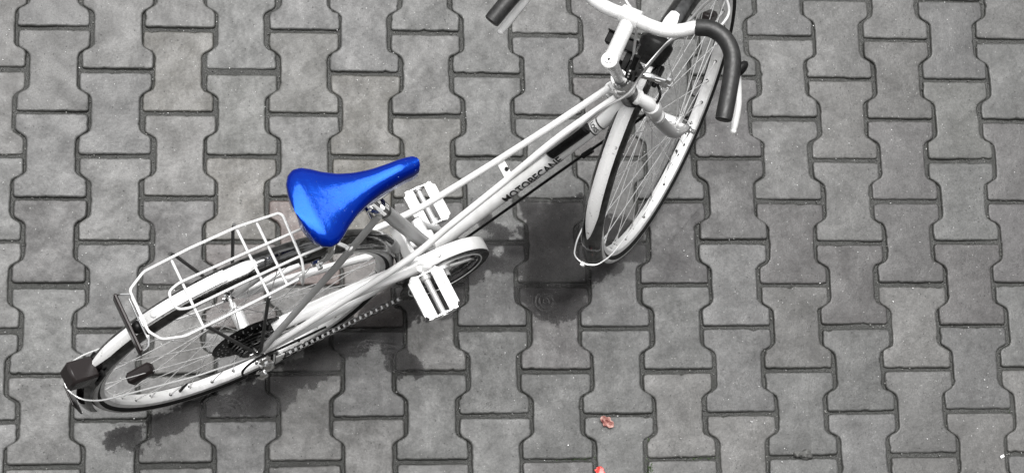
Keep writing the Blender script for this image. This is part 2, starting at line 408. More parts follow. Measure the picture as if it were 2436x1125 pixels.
for j in range(NY + 1):
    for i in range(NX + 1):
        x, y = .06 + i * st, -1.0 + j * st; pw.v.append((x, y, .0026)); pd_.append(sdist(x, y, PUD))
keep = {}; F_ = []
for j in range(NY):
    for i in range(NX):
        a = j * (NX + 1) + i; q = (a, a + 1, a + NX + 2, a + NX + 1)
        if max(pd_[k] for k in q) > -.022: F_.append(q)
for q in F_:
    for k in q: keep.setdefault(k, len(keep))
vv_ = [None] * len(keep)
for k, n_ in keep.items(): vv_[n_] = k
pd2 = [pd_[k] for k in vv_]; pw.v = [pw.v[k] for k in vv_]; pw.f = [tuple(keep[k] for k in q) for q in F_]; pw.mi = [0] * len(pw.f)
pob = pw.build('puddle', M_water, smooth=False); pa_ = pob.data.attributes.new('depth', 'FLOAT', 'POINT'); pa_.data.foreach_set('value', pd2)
tag(pob, 'film of rainwater below the bicycle, dark reflection painted in as tint', 'puddle', kind='structure')

# ------------------------------------------------------------------ unseen wall outside the frame, added to darken tube sides and chrome
M_wall = mat('dark_render', (.10, .10, .095), .9, 0, 0, .2); t = NT(M_wall)
t.lk(t.ramp(t.noise(3, 5, .6), [(.3, (.07, .07, .065)), (.7, (.13, .125, .12))]), t.b.inputs['Base Color'])
t.lk(t.bump(t.noise(60, 4, .7), .4, .004), t.b.inputs['Normal'])
wl_ = MB(); wl_.box((.6, -2.6, 1.9), (26, .4, 3.8)); wl_.box((.6, -2.38, .2), (26, .06, .42)); wall = wl_.build('added_wall', M_wall, smooth=False)
tag(wall, 'unseen dark wall added beside the paving to shade the bicycle', 'wall')

# ------------------------------------------------------------------ BICYCLE
bike = bpy.data.objects.new('bicycle', None); scn.collection.objects.link(bike)
BR = Matrix(((0.906, -0.42008, -0.05194), (0.42328, 0.89915, 0.11118), (0.0, -0.12271, 0.99244)))
bike.matrix_world = Matrix.Translation((0.42651, -0.74001, 0.33743)) @ BR.to_4x4()
bike.empty_display_size = .2
tag(bike, 'white step-through bicycle with blue saddle, leaning on wet grey paving', 'bicycle')
FR = Matrix(((0.77001, -0.56399, -0.29832), (0.5909, 0.80675, 0.0), (0.24067, -0.17628, 0.95446)))
SB = Vector((.9627, 0, -.0189)); SV = Vector((-.29832, 0, .95446)); FH = Vector((.9999, .0286, -.0072))
MF = Matrix.Translation(SB) @ FR.to_4x4()          # steering frame: z along the steering axis
MW = Matrix.Translation(FH) @ FR.to_4x4()          # front wheel frame
ax = lambda s: SB + SV * s                          # point on the steering axis, bike coords
BB = Vector((.43, 0, -.065))
LS = Vector((.302, 0, .365))                        # seat lug top

# --- wheels
def wheel(name, mw, ph0, step, label, cog):
    rim = MB()
    rim.lathe([(.3035, -.0075), (.3015, 0), (.3035, .0075), (.3065, .0118), (.3165, .0135), (.3165, .0115), (.309, .0085), (.309, -.0085), (.3165, -.0115), (.3165, -.0135), (.3065, -.0118)], n=96, closed_prof=True)
    w = rim.build(name, M_alu, bike, mw, label=label)
    ty = MB(); prof = [(.3150, -.0125), (.3185, -.0162), (.3235, -.0182), (.3295, -.0170), (.3350, -.0125), (.3388, -.0060), (.3400, 0), (.3388, .0060), (.3350, .0125), (.3295, .0170), (.3235, .0182), (.3185, .0162), (.3150, .0125)]
    ty.lathe(prof, n=96); ty.build('tyre', M_tyre, w)
    for sg in (-1, 1):
        sb = MB(); sb.lathe([(.3232, sg * .0187), (.3265, sg * .0183), (.3298, sg * .0175), (.3332, sg * .0148)], n=96); sb.build('sidewall_band', M_band, w)
    hb = MB(); hw = .034
    hb.lathe([(.0, -.052), (.007, -.052), (.007, -.040), (.012, -.038), (.020, -.036), (.020, -.033), (.0145, -.029), (.0135, 0), (.0145, .029), (.020, .033), (.020, .036), (.012, .038), (.007, .040), (.007, .052), (0, .052)], n=24)
    hb.lathe([(0, -.068), (.0045, -.068), (.0045, .068), (0, .068)], n=10)
    hb.build('hub', M_alu, w)
    for k in range(36):
        a = ph0 + k * step; sd = 1 if k % 2 else -1
        lead = (1 if (k // 2) % 2 else -1); fa = a + lead * math.radians(58)
        p0 = Vector((.018 * math.cos(fa), sd * hw, .018 * math.sin(fa))); p1 = Vector((.3035 * math.cos(a), sd * .002, .3035 * math.sin(a)))
        s = MB(); d = (p1 - p0).normalized()
        s.tube([p0, p1 - d * .016], .00095, 6); s.tube([p1 - d * .017, p1 - d * .001], .0019, 6)
        s.build('spoke', M_spoke, w)
        nb = MB()
        nb.disc(p1 - Vector((p1.x, 0, p1.z)).normalized() * .0012, (p1.x, 0, p1.z), .0042, .0016, 10)
        nb.build('spoke_eyelet', M_darkwire, w)
    vl = MB(); a = ph0 + step * 4.5
    e = Vector((math.cos(a), 0, math.sin(a))); vl.tube([e * .302, e * .268], [.0035, .003], 8); vl.build('valve', M_black, w)
    return w
rw = wheel('rear_wheel', Matrix.Identity(4), -2.9307, PI / 18, None, True)
fw = wheel('front_wheel', MW, -.8241, -PI / 18, None, False)
def spoke_reflector(parent, c, ang):
    r = MB(); R = Matrix.Rotation(ang, 3, 'Y'); r.box(c, (.058, .026, .024), R, .006); r.build('spoke_reflector', M_reflector, parent)
spoke_reflector(rw, (-.226, -.004, .012), math.radians(-15))
spoke_reflector(fw, (.236, 0, .03), math.radians(65))

# --- freewheel and spoke guard
cs = MB()
for i, r in enumerate((.027, .031, .035, .040, .045)):
    y = -.058 + i * .0048; prof = []
    n = int(r * 2 * PI / .0063) * 2; pts = []
    for k in range(n):
        rr = r + (.0022 if k % 2 else -.0010); a = 2 * PI * k / n; pts.append((rr * math.cos(a), rr * math.sin(a)))
    o = [(x, y - .001, z) for x, z in pts] + [(x, y + .001, z) for x, z in pts]
    cs.add(o, [(k, (k + 1) % n, n + (k + 1) % n, n + k) for k in range(n)] + [tuple(range(n)), tuple(range(2 * n - 1, n - 1, -1))])
cs.build('freewheel', M_chain, bike)
sg_ = MB(); sg_.lathe([(.016, -.030), (.060, -.0285), (.078, -.026), (.081, -.0275), (.079, -.029), (.060, -.031), (.016, -.033)], n=48, closed_prof=True)
sgo = sg_.build('spoke_guard', M_black, bike)
dt = MB()
for r, n in ((.052, 16), (.061, 20), (.070, 24)):
    for k in range(n):
        a = 2 * PI * (k + .5 * (r > .055)) / n; dt.disc((r * math.cos(a), -.0312, r * math.sin(a)), (0, 1, 0), .0014, .0012, 8)
dt.build('guard_holes', M_alu_matt, sgo)

# --- frame
f = MB(); W_ = .0145
HT0, HT1 = ax(.325), ax(.455)
f.tube([ax(.345), Vector((.80, 0, .249)), BB + Vector((.01, 0, .006))], [.0165, .0145, .0145], 20)      # down tube
for s in (-1, 1):
    pth = [(.805, .012, .400), (.69, .0135, .325), (.57, .0225, .230), (.46, .031, .150), (.42, .035, .121), (.375, .041, .096), (.30, .048, .072), (.15, .058, .036), (.012, .0655, .003)]
    f.tube(spline([(x, s * y, z) for x, y, z in pth], 5), [.0071] * 41, 12)
    f.tube(spline([(.415, s * .020, -.062), (.34, s * .030, -.052), (.16, s * .052, -.022), (.015, s * .064, -.004)], 4), .0085, 12)   # chain stay
f.tube([BB - Vector((0, .034, 0)), BB + Vector((0, .034, 0))], .020, 20)
f.box((.362, 0, .062), (.012, .086, .034), Matrix.Rotation(.5, 3, 'Y'), .003)
fo = f.build('frame', M_white, bike)
br = MB(); br.box((.583, 0, .2345), (.018, .050, .004), Matrix.Rotation(math.radians(-40), 3, 'Y'), .0015)
bro = br.build('tube_bridge', M_white, fo)
bh = MB(); bh.disc((.586, -.003, .240), (-.64, 0, .77), .0045, .004, 12); bh.build('bridge_hole', M_ink, bro)
st_ = MB(); st_.tube([BB, LS], [.0145, .0145], 20)
sto = st_.build('seat_tube', M_silver, fo)
sl = MB(); sl.tube([LS.lerp(BB, -.01), LS.lerp(BB, .06)], .0172, 20); d_ = (LS - BB).normalized()
sl.tube([LS.lerp(BB, .03) + Vector((-.022, -.016, 0)), LS.lerp(BB, .03) + Vector((-.022, .016, 0))], .005, 10)
sl.build('seat_clamp', M_chrome, fo)
def wrap(bm_pts, a, b, r, ang0, up):
    "map flat (u along tube, v round it) to the skin of the tube a->b"
    d = (b - a).normalized(); n = (up - d * up.dot(d)).normalized(); w = d.cross(n); out = []
    for u, v, h in bm_pts:
        th = ang0 + v / r; out.append(a + d * u + (r + h) * (math.cos(th) * n + math.sin(th) * w))
    return out
def band(name, a, b, r, u0, u1, m, parent, a0=-PI, a1=PI, n=28):
    k = MB(); pts = []
    for i in range(n + 1):
        th = a0 + (a1 - a0) * i / n; pts += [(u0, th * r, .0), (u1, th * r, .0)]
    k.add(wrap(pts, a, b, r, 0, Vector((0, 0, 1))), [(2 * i, 2 * i + 1, 2 * i + 3, 2 * i + 2) for i in range(n)])
    return k.build(name, m, parent)
def text_on(name, txt, size, a, b, r, u0, ang0, m, parent, sx=1.0, flip=False, shear=0.0):
    cu = bpy.data.curves.new('lettering', 'FONT'); cu.body = txt; cu.size = size; cu.offset = size * .022; cu.shear = shear; cu.resolution_u = 3
    to = bpy.data.objects.new('lettering', cu); scn.collection.objects.link(to)
    dg = bpy.context.evaluated_depsgraph_get(); dg.update(); me0 = to.evaluated_get(dg).to_mesh()
    import bmesh
    bm = bmesh.new(); bm.from_mesh(me0); to.evaluated_get(dg).to_mesh_clear()
    bmesh.ops.triangulate(bm, faces=bm.faces)
    for _ in range(2): bmesh.ops.subdivide_edges(bm, edges=[e for e in bm.edges if e.calc_length() > size * .12], cuts=1)
    bmesh.ops.triangulate(bm, faces=bm.faces)
    pts = [(u0 + v.co.x * sx, -v.co.y, .0006) if not flip else (u0 + v.co.y, v.co.x * sx, .0006) for v in bm.verts]
    P = wrap(pts, a, b, r, ang0, Vector((0, 0, 1)))
    for v, p in zip(bm.verts, P): v.co = p
    me = bpy.data.meshes.new(name); bm.to_mesh(me); bm.free(); bpy.data.objects.remove(to); me.materials.append(m)
    o = bpy.data.objects.new(name, me); scn.collection.objects.link(o); o.parent = parent; return o
DA, DB = BB + Vector((.01, 0, .006)), Vector((.80, 0, .249))
text_on('frame_lettering', 'MOTOBECANE', .0235, DA, DB, .0148, .199, math.radians(92), M_ink, fo, 1.02)
band('seat_band', LS, BB, .0148, .028, .052, M_ink, fo)
text_on('seat_band_lettering', 'CCC', .011, LS, BB, .0149, .034, math.radians(150), mat('band_print', (.7, .7, .7), .5), fo, .9)
HA, HB = DB, ax(.345)
band('head_band', DA, DB, .0150, .449, .452, M_ink, fo); band('head_band', DA, DB, .0150, .471, .474, M_ink, fo)
text_on('head_band_lettering', 'LOSS', .013, DA, DB, .0149, .456, math.radians(-38), M_ink, fo, .85, True)

ss = MB()
for s in (-1, 1):
    ss.tube([(.298, s * .016, .35), (.20, s * .036, .235), (.012, s * .0655, .008)], [.0068, .0072, .0068], 12)
ss.build('seat_stays', M_silver, bike)
do = MB()
for s in (-1, 1): do.box((.006, s * .066, .0), (.042, .004, .026), None, .0015); do.disc((0, s * .073, 0), (0, 1, 0), .0095, .007, 6); do.disc((0, s * .078, 0), (0, 1, 0), .005, .010, 10)
do.build('dropouts', M_chrome, bike)
hd = MB(); hd.tube([ax(.325), ax(.455)], .0195, 24)
hdo = hd.build('head_tube', M_black, fo)
for a_, b_ in ((.310, .326), (.452, .470)):
    k = MB(); k.tube([ax(a_), ax((a_ + b_) / 2), ax(b_)], [.0195, .0225, .0185], 24); k.build('headset_cup', M_chrome, hdo)
kk = MB(); kk.tube([ax(.441), ax(.452)], .0228, 24); kk.build('headset_ring', M_white, hdo)

pd = MB(); pa, pb = Vector((.690, .008, .186)), Vector((.768, .006, .254))
pd.tube([pa, pa.lerp(pb, .04), pa.lerp(pb, .96), pb], [.012, .0165, .0165, .012], 18); pd.build('frame_pad', M_black, bike)

# --- fork (steering frame)
fk = MB(); X0 = .0
for s in (-1, 1):
    P = spline([(.002, s * .043, .345), (.0, s * .044, .31), (.001, s * .048, .22), (.008, s * .052, .12), (.022, s * .054, .06), (.0452, s * .056, .018)], 6)
    fk.tube(P, [.0165 - .0075 * (i / (len(P) - 1)) for i in range(len(P))], 16, flat=.82)
fo_ = fk.build('fork', M_silver, bike, MF)
cr = MB()
for s in (-1, 1): cr.tube([(.002, s * .0435, .312), (.002, s * .0432, .338), (.002, s * .043, .349), (.002, s * .042, .353)], [.0180, .0190, .0165, .009], 18)
cr.box((.002, 0, .379), (.030, .056, .018), None, .005)
for s in (-1, 1): cr.tube([(.002, s * .020, .378), (.002, s * .036, .366), (.002, s * .042, .345)], [.012, .014, .015], 12)
cr.build('fork_crown', M_white, fo_)
fd = MB()
for s in (-1, 1): fd.box((.0452, s * .057, .012), (.020, .004, .034), None, .0012); fd.disc((.0452, s * .064, .012), (0, 1, 0), .009, .007, 6); fd.disc((.0452, s * .071, .012), (0, 1, 0), .0055, .012, 12)
fd.build('fork_ends', M_chrome, fo_)
bd = MB()
for zz in (.262, .275): bd.tube([(.001, -.0486, zz), (.001, -.0484, zz + .006)], .0152, 16, flat=.85)
bd.build('fork_stripe', M_alu_matt, fo_)

# --- fenders
def fender(name, mw, a0, a1, r, parent=bike):
    m = MB(); pr = []
    for k in range(-8, 9):
        th = k / 8 * 1.22; y = .0235 * math.sin(th) / math.sin(1.22); rr = r - .020 * (1 - math.cos(th)) / (1 - math.cos(1.22))
        rr += .0016 * math.exp(-(k / 1.6) ** 2)
        pr.append((rr, y))
    for k in range(8, -9, -1):
        th = k / 8 * 1.22; y = .0225 * math.sin(th) / math.sin(1.22); rr = r - .0014 - .020 * (1 - math.cos(th)) / (1 - math.cos(1.22))
        pr.append((rr, y))
    m.lathe(pr, n=90, a0=a0, a1=a1, closed_prof=True)
    fo_ = m.build(name, M_darkchrome, parent, mw, angle=60)
    return fo_
def strip(parent, a0, a1, r, w=.0145, taper=13):
    m = MB(); n = 60; V = []; k = 9
    for i in range(n + 1):
        a = math.radians(a0 + (a1 - a0) * i / n); rem = (a1 - a0) * (1 - i / n); f = min(1, math.sqrt(max(0.0, rem / taper)) + .03)
        rem0 = (a1 - a0) * i / n; f *= min(1, .7 + .3 * rem0 / 3)
        for j in range(k):
            q = (j / (k - 1) * 2 - 1); y = q * w * f; th = math.asin(min(1, abs(y) / .0235 * math.sin(1.22)))
            rr = r + .0012 - .020 * (1 - math.cos(th)) / (1 - math.cos(1.22)) + .0016 * math.exp(-((y / .0030) ** 2))
            if j in (0, k - 1): rr -= .0014
            V.append((rr * math.cos(a), y, rr * math.sin(a)))
    m.add(V, [(i * k + j, i * k + j + 1, (i + 1) * k + j + 1, (i + 1) * k + j) for i in range(n) for j in range(k - 1)])
    o = m.build('fender_strip', M_strip, parent, angle=60)
    rv = MB(); a = math.radians(a1 - 3.5); rv.disc(((r + .001) * math.cos(a), 0, (r + .001) * math.sin(a)), (math.cos(a), 0, math.sin(a)), .0028, .003, 10); rv.build('strip_rivet', M_black, parent)
    return o
M_strip = dirty(mat('bright_strip', (.8, .8, .8), .3, .15), (.84, .84, .84), (.30, .30, .30), 60, (.30, .40), (.18, .30), .15)
rf = fender('rear_fender', Matrix.Identity(4), math.radians(-8), math.radians(187), .358)
ff = fender('front_fender', MW, math.radians(28), math.radians(171), .358)
strip(rf, 82, 151, .358, .0125); strip(ff, 65, 153, .358, .0145)
sy = MB(); sy.tube(fillet([(.0, -.066, -.012), (-.13, -.060, .02), (-.318, -.050, .115), (-.352, -.036, .135), (-.369, 0, .137), (-.352, .036, .135), (-.318, .050, .115), (.0, .066, -.012)], .02), .0018, 8)
sy.build('fender_stay', M_wire, rf)
fs_ = MB(); fs_.tube(fillet([(.0, -.062, -.01), (-.20, -.052, .005), (-.325, -.040, .075), (-.357, -.026, .098), (-.3655, 0, .103), (-.357, .026, .098), (-.325, .040, .075), (0, .062, -.01)], .02), .0017, 8)
fs_.box((-.366, 0, .103), (.010, .010, .010), None, .002)
fs_.build('fender_stay', M_wire, ff)
rb = MB(); rb.lathe([(.3600, -.004), (.3606, -.004), (.3606, .004), (.3600, .004)], n=4, a0=math.radians(163), a1=math.radians(164.2), closed_prof=True)
# tail lamp and mud flap
tl = MB(); Rt = Matrix.Rotation(math.radians(-62), 3, 'Y')
tc = Vector((-.330, -.004, .188)); tl.box(tc, (.044, .046, .058), Rt, .005)
tlo = tl.build('tail_lamp', M_tail, bike)
te = MB(); te.box(tc + Rt @ Vector((0, 0, -.0335)), (.050, .054, .006), Rt, .002); te.build('lamp_rim', M_black, tlo)
mf = MB(); mf.box((-.3665, 0, .03), (.004, .046, .085), Matrix.Rotation(math.radians(-4), 3, 'Y'), .0015); mf.build('mud_flap', M_tail, rf)

# --- luggage rack
Z = .385; RL = .0028
rk = MB()
outer = [(.125, .060, Z), (.045, .069, Z), (-.05, .069, Z), (-.146, .064, Z), (-.183, .043, Z), (-.184, -.045, Z), (-.168, -.069, Z), (-.128, -.082, Z), (-.05, -.080, Z), (.05, -.076, Z), (.105, -.073, Z)]
rk.tube(fillet(outer, .007), RL, 8)
rk.tube(fillet([(.195, .012, Z - .03), (.156, .013, Z), (.04, .0155, Z), (-.098, .016, Z), (-.122, .008, Z), (-.121, -.029, Z), (-.098, -.037, Z), (0, -.035, Z), (.132, -.034, Z), (.172, -.036, Z), (.196, -.02, Z - .03)], .010), RL, 8)
for x, ya, yb in ((-.0905, .069, -.086), (.043, .069, -.082), (.0815, .066, -.075)): rk.tube([(x, ya, Z - .0052), (x, yb, Z - .0052)], RL, 8)
rk.tube(fillet([(.125, .060, Z), (.131, .053, Z), (.126, -.042, Z), (.118, -.066, Z - .006), (.112, -.072, Z - .05), (.118, -.05, Z - .075)], .008), RL, 8)
rko = rk.build('luggage_rack', M_wire, bike)
for s in (-1, 1):
    for x in (-.0885, .043):
        q = MB(); q.tube([(x, s * .078, Z - .008), (x * .9, s * .078, Z - .03), (-.004 if x < 0 else .010, s * .070, .03), (.0, s * .070, .008)], .0036, 8); q.build('rack_strut', M_darkwire, rko)
rr_ = MB(); rr_.box((-.212, -.010, Z - .022), (.007, .122, .030), Matrix.Rotation(.15, 3, 'Y'), .002); rr_.build('rack_reflector', M_reflector, rko)
rc = MB(); rc.tube(fillet([(-.186, .036, Z - .003), (-.204, .046, Z - .006), (-.207, .050, Z - .02)], .006), .002, 8)
rc.tube(fillet([(-.186, -.050, Z - .003), (-.196, -.071, Z - .006), (-.210, -.071, Z - .012), (-.204, -.060, Z - .02)], .006), .0022, 8)
rc.tube([(-.190, .030, Z - .006), (-.190, -.058, Z - .006)], .0024, 8); rc.build('reflector_clip', M_chrome, rko)
bk = MB(); bk.ball((-.197, -.020, Z - .028), .013); bk.build('reflector_bolt', M_black, rko)
pl = MB()   # sprung clip plate along the fender top
for i in range(12):
    a = math.radians(92 + i * 2.4); b = math.radians(92 + (i + 1) * 2.4 + .3)
    pl.box((.3635 * math.cos((a + b) / 2), 0, .3635 * math.sin((a + b) / 2)), (.0175, .022, .0022), Matrix.Rotation(PI / 2 - (a + b) / 2, 3, 'Y'), .0006)
pl.disc((.364 * math.cos(math.radians(116)), 0, .3655 * math.sin(math.radians(116))), (math.cos(math.radians(116)), 0, math.sin(math.radians(116))), .008, .004, 16)
pl.build('mounting_plate', M_alu, rf)

# --- rear brake caliper
rcp = MB()
rcp.tube(spline([(.182, -.010, .395), (.190, -.032, .385), (.180, -.045, .350), (.165, -.040, .315)], 5), [.006] * 16, 10, flat=1.4)
rcp.tube(spline([(.182, .010, .398), (.190, .032, .388), (.180, .045, .352), (.165, .040, .315)], 5), [.006] * 16, 10, flat=1.4)
rcp.tube([(.170, 0, .385), (.225, 0, .362)], .0055, 10); rcp.disc((.185, 0, .388), (.9, 0, -.3), .013, .010, 14)
rcp.tube([(.195, -.030, .37), (.215, -.055, .375)], .0045, 8); rcp.disc((.216, -.056, .375), (.3, -.8, .1), .008, .008, 6)
rcp.box((.155, -.036, .309), (.018, .010, .012), None, .002); rcp.disc((.158, -.047, .312), (0, 1, 0), .006, .010, 6)
rco = rcp.build('brake_caliper', M_chrome, bike)
for s in (-1, 1):
    bp_ = MB(); bp_.box((.150, s * .020, .292), (.048, .010, .011), Matrix.Rotation(.45, 3, 'Y'), .002); bp_.build('brake_pad', M_black, rco)

# --- front brake caliper (steering frame)
fcp = MB()
for s in (-1, 1):
    fcp.tube(spline([(.040, s * .008, .405), (.046, s * .034, .398), (.050, s * .052, .362), (.052, s * .045, .330)], 5), [.0052] * 16, 10, flat=1.4)
fcp.tube([(.02, 0, .385), (.064, 0, .385)], .0055, 10); fcp.disc((.060, 0, .385), (1, 0, 0), .010, .008, 6)
fcp.tube([(.046, -.034, .398), (.050, -.062, .396)], .004, 8); fcp.disc((.052, -.064, .396), (0, 1, 0), .007, .010, 6)
fcp.disc((.054, -.052, .334), (0, 1, 0), .006, .014, 6)
fco = fcp.build('brake_caliper', M_chrome, bike, MF)
for s in (-1, 1):
    bp_ = MB(); bp_.box((.066, s * .024, .322), (.046, .010, .011), None, .002); bp_.build('brake_pad', M_black, fco)

# --- saddle
HALF = [(.392, 0), (.391, .009), (.386, .016), (.374, .0195), (.343, .0215), (.305, .026), (.273, .034), (.245, .045), (.220, .061), (.205, .073), (.190, .0825), (.174, .0845), (.160, .077), (.150, .062), (.144, .040), (.1415, .018), (.141, 0)]
YC = .011
def halfw(x):
    pts = [(.141, .0), (.1415, .018), (.144, .040), (.150, .062), (.160, .077), (.174, .0845), (.190, .0825), (.205, .073), (.220, .061), (.245, .045), (.273, .034), (.305, .026), (.343, .0215), (.374, .0195), (.386, .016), (.391, .009), (.392, 0)]
    for (a, wa), (b, wb) in zip(pts, pts[1:]):
        if a <= x <= b: return wa + (wb - wa) * (x - a) / (b - a)
    return 0
xs = []
for (a, wa), (b, wb) in zip(HALF[::-1], HALF[::-1][1:]):
    for k in range(3): xs.append(a + (b - a) * k / 3)
xs.append(.392)
sad = MB(); NS = 25; prof_n = NS
def topz(x):
    u = (x - .141) / .251
    return .487 + .020 * (1 - u) ** 2 + .006 * math.sin(u * PI) * -1 + .004 * u - .010 * max(0, u - .85) * 6.6 - .006 * max(0, .12 - u) * 8
for x in xs:
    w = max(halfw(x), .0006); tz = topz(x); full = min(1.0, w / .018)
    for j in range(NS):
        th = -PI / 2 * 1.22 + PI * 1.22 * j / (NS - 1)
        yy = w * math.copysign(min(1, abs(math.sin(th)) ** .85), math.sin(th)); c = math.cos(th)
        drop = .034 * full * (1 - max(-.45, c) ** 1 if c < 0 else 1 - c ** .62) if c >= 0 else .034 * full * (1 + .45 * min(1, -c * 2.4))
        crown = .004 * (w / .08) * (yy / w) ** 2 * max(0, c) ** .5      # slightly dished rear
        if c < 0: yy *= .93
        sad.v.append((x, YC + yy, tz - drop + crown))
n = len(xs)
for i in range(n - 1):
    for j in range(NS - 1): sad.f.append((i * NS + j, i * NS + j + 1, (i + 1) * NS + j + 1, (i + 1) * NS + j)); sad.mi.append(0)
for i in (0, n - 1): sad.f.append(tuple(i * NS + j for j in range(NS))); sad.mi.append(0)
sado = sad.build('saddle', M_blue, bike, angle=75)
ms = sado.modifiers.new('smooth', 'SUBSURF'); ms.levels = 1; ms.render_levels = 2
M_drop = mat('water_drop', (.15, .3, .9), .02, 0, 0, 1.0); M_drop.node_tree.nodes['Principled BSDF'].inputs['Transmission Weight'].default_value = .7
wd = MB(); dgs = bpy.context.evaluated_depsgraph_get(); dgs.update(); em = sado.evaluated_get(dgs).to_mesh()
cand = [(v.co.copy(), v.normal.copy()) for v in em.vertices if v.normal.z > .45]
for c_, n_ in random.sample(cand, min(60, len(cand))):
    r_ = random.choice([.0004, .0005, .0006, .0006, .0008, .0012]); wd.ball(c_, r_, 8, (1, random.uniform(.8, 1.3), .7))
sado.evaluated_get(dgs).to_mesh_clear(); wd.build('water_drops', M_drop, sado)['kind'] = 'stuff'
su = MB()
for s in (-1, 1): su.tube(spline([(.360, YC + s * .010, .447), (.300, YC + s * .022, .433), (.230, YC + s * .024, .433), (.165, YC + s * .045, .462)], 5), .0035, 8)
su.build('saddle_rails', M_chrome, sado)
sp = MB(); sp.tube([LS.lerp(BB, .02), LS + (LS - BB).normalized() * .072], .0128, 18)
spo = sp.build('seat_post', M_chrome, bike)
sc_ = MB(); sc_.tube([(.272, YC - .030, .434), (.272, YC + .030, .434)], .011, 14); sc_.tube([(.272, YC - .036, .434), (.272, YC + .036, .434)], .006, 6); sc_.build('saddle_clamp', M_chrome, spo)

# --- crankset
M_tread = dirty(mat('pedal_alloy', (.5, .5, .5), .5, .1), (.56, .56, .56), (.30, .30, .30), 70, (.34, .5), (.4, .6), 0)
cg = MB(); nT = 88; R0 = .089; pts = []
for k in range(nT * 2):
    rr = R0 + (.0018 if k % 2 else -.0016); a = PI * k / nT; pts.append((rr * math.cos(a), rr * math.sin(a)))
inn = [(.078 * math.cos(PI * k / nT), .078 * math.sin(PI * k / nT)) for k in range(nT * 2)]
N2 = nT * 2; yc = -.047
vv = [(BB.x + x, yc + dy, BB.z + z) for dy in (-.0012, .0012) for P in (pts, inn) for x, z in P]
ff_ = []
for k in range(N2):
    k2 = (k + 1) % N2
    ff_ += [(k, k2, N2 + k2, N2 + k), (2 * N2 + k, 3 * N2 + k, 3 * N2 + k2, 2 * N2 + k2), (k, 2 * N2 + k, 2 * N2 + k2, k2), (N2 + k, N2 + k2, 3 * N2 + k2, 3 * N2 + k)]
cg.add(vv, ff_)
cgo = cg.build('chainring', M_chain, bike)
sp_ = MB()
for k in range(5):
    a = math.radians(48 + 72 * k); e = Vector((math.cos(a), 0, math.sin(a))); c0 = BB + Vector((0, -.050, 0))
    sp_.tube([c0 + e * .012, c0 + e * .082], [.006, .0042], 8, flat=.6)
sp_.lathe([(.0, -.006), (.020, -.005), (.020, .004), (0, .004)], c=BB + Vector((0, -.052, 0)), n=24)
sp_.build('ring_spider', M_alu, cgo)
pr_ = Vector((.364, 0, .098)); pl_ = Vector((.492, 0, -.226))
for (p, s) in ((pr_, -1), (pl_, 1)):
    ck = MB(); a_ = BB + Vector((0, s * .060, 0)); b_ = Vector((p.x, s * .076, p.z))
    d = (b_ - a_).normalized()
    ck.tube([a_ - d * .012, a_, a_.lerp(b_, .5), b_, b_ + d * .011], [.0085, .0125, .0100, .0112, .007], 14, flat=.75, side=(0, 1, 0))
    ck.tube([a_ + Vector((0, s * -.030, 0)), a_ + Vector((0, s * .010, 0))], .012, 16)
    cko = ck.build('crank_arm', M_alu, bike)
    cap = MB(); cap.disc(a_ + Vector((0, s * .012, 0)), (0, 1, 0), .009, .004, 16); cap.build('crank_bolt', M_black, cko)
    # pedal, tread plates fore and aft of the spindle
    th = math.radians(-4 if s < 0 else 3); R = Matrix.Rotation(th, 3, 'Y'); c = Vector((p.x, s * .136, p.z))
    L = lambda x, y, z: c + R @ Vector((x, y * s, z))
    pm = MB(); pm.tube([L(0, -.058, 0), L(0, -.044, 0), L(0, -.043, 0), L(0, -.034, 0), L(0, -.033, 0), L(0, .040, 0), L(0, .041, 0), L(0, .050, 0)], [.0062, .0062, .0100, .0100, .0070, .0062, .0100, .0085], 16)
    pmo = pm.build('pedal', M_alu_matt, bike)
    for q in (-1, 1):
        tp = MB(); o = []
        xa, xb = .0135, .0365
        outl = [(xa, -.046), (xb - .010, -.050), (xb, -.040), (xb + .0015, .0), (xb, .036), (xb - .009, .049), (xa, .045)]
        for zz in (.011, .0135): o += [L(q * x, y, zz) for x, y in outl]
        nn = len(outl); tp.add(o, [tuple(range(nn)), tuple(range(2 * nn - 1, nn - 1, -1))] + [(i, (i + 1) % nn, nn + (i + 1) % nn, nn + i) for i in range(nn)])
        tp.add([L(q * (xb + dx), y, zz) for dx in (0, .002) for (y, zz) in ((-.040, .0125), (.038, .0125), (.038, -.012), (-.040, -.012))], [(0, 1, 2, 3), (7, 6, 5, 4), (0, 4, 5, 1), (2, 6, 7, 3), (1, 5, 6, 2), (0, 3, 7, 4)])
        tp.build('pedal_tread', M_tread, pmo, smooth=False)
    for yy in (-.045, .046):
        pe = MB(); pe.add([L(x, yy + dy, zz) for dy in (-.001, .001) for x, zz in ((-.032, .012), (.032, .012), (.026, -.008), (-.026, -.008))], [(0, 1, 2, 3), (7, 6, 5, 4), (0, 4, 5, 1), (2, 6, 7, 3), (1, 5, 6, 2), (0, 3, 7, 4)])
        pe.build('pedal_end_plate', M_alu, pmo, smooth=False)

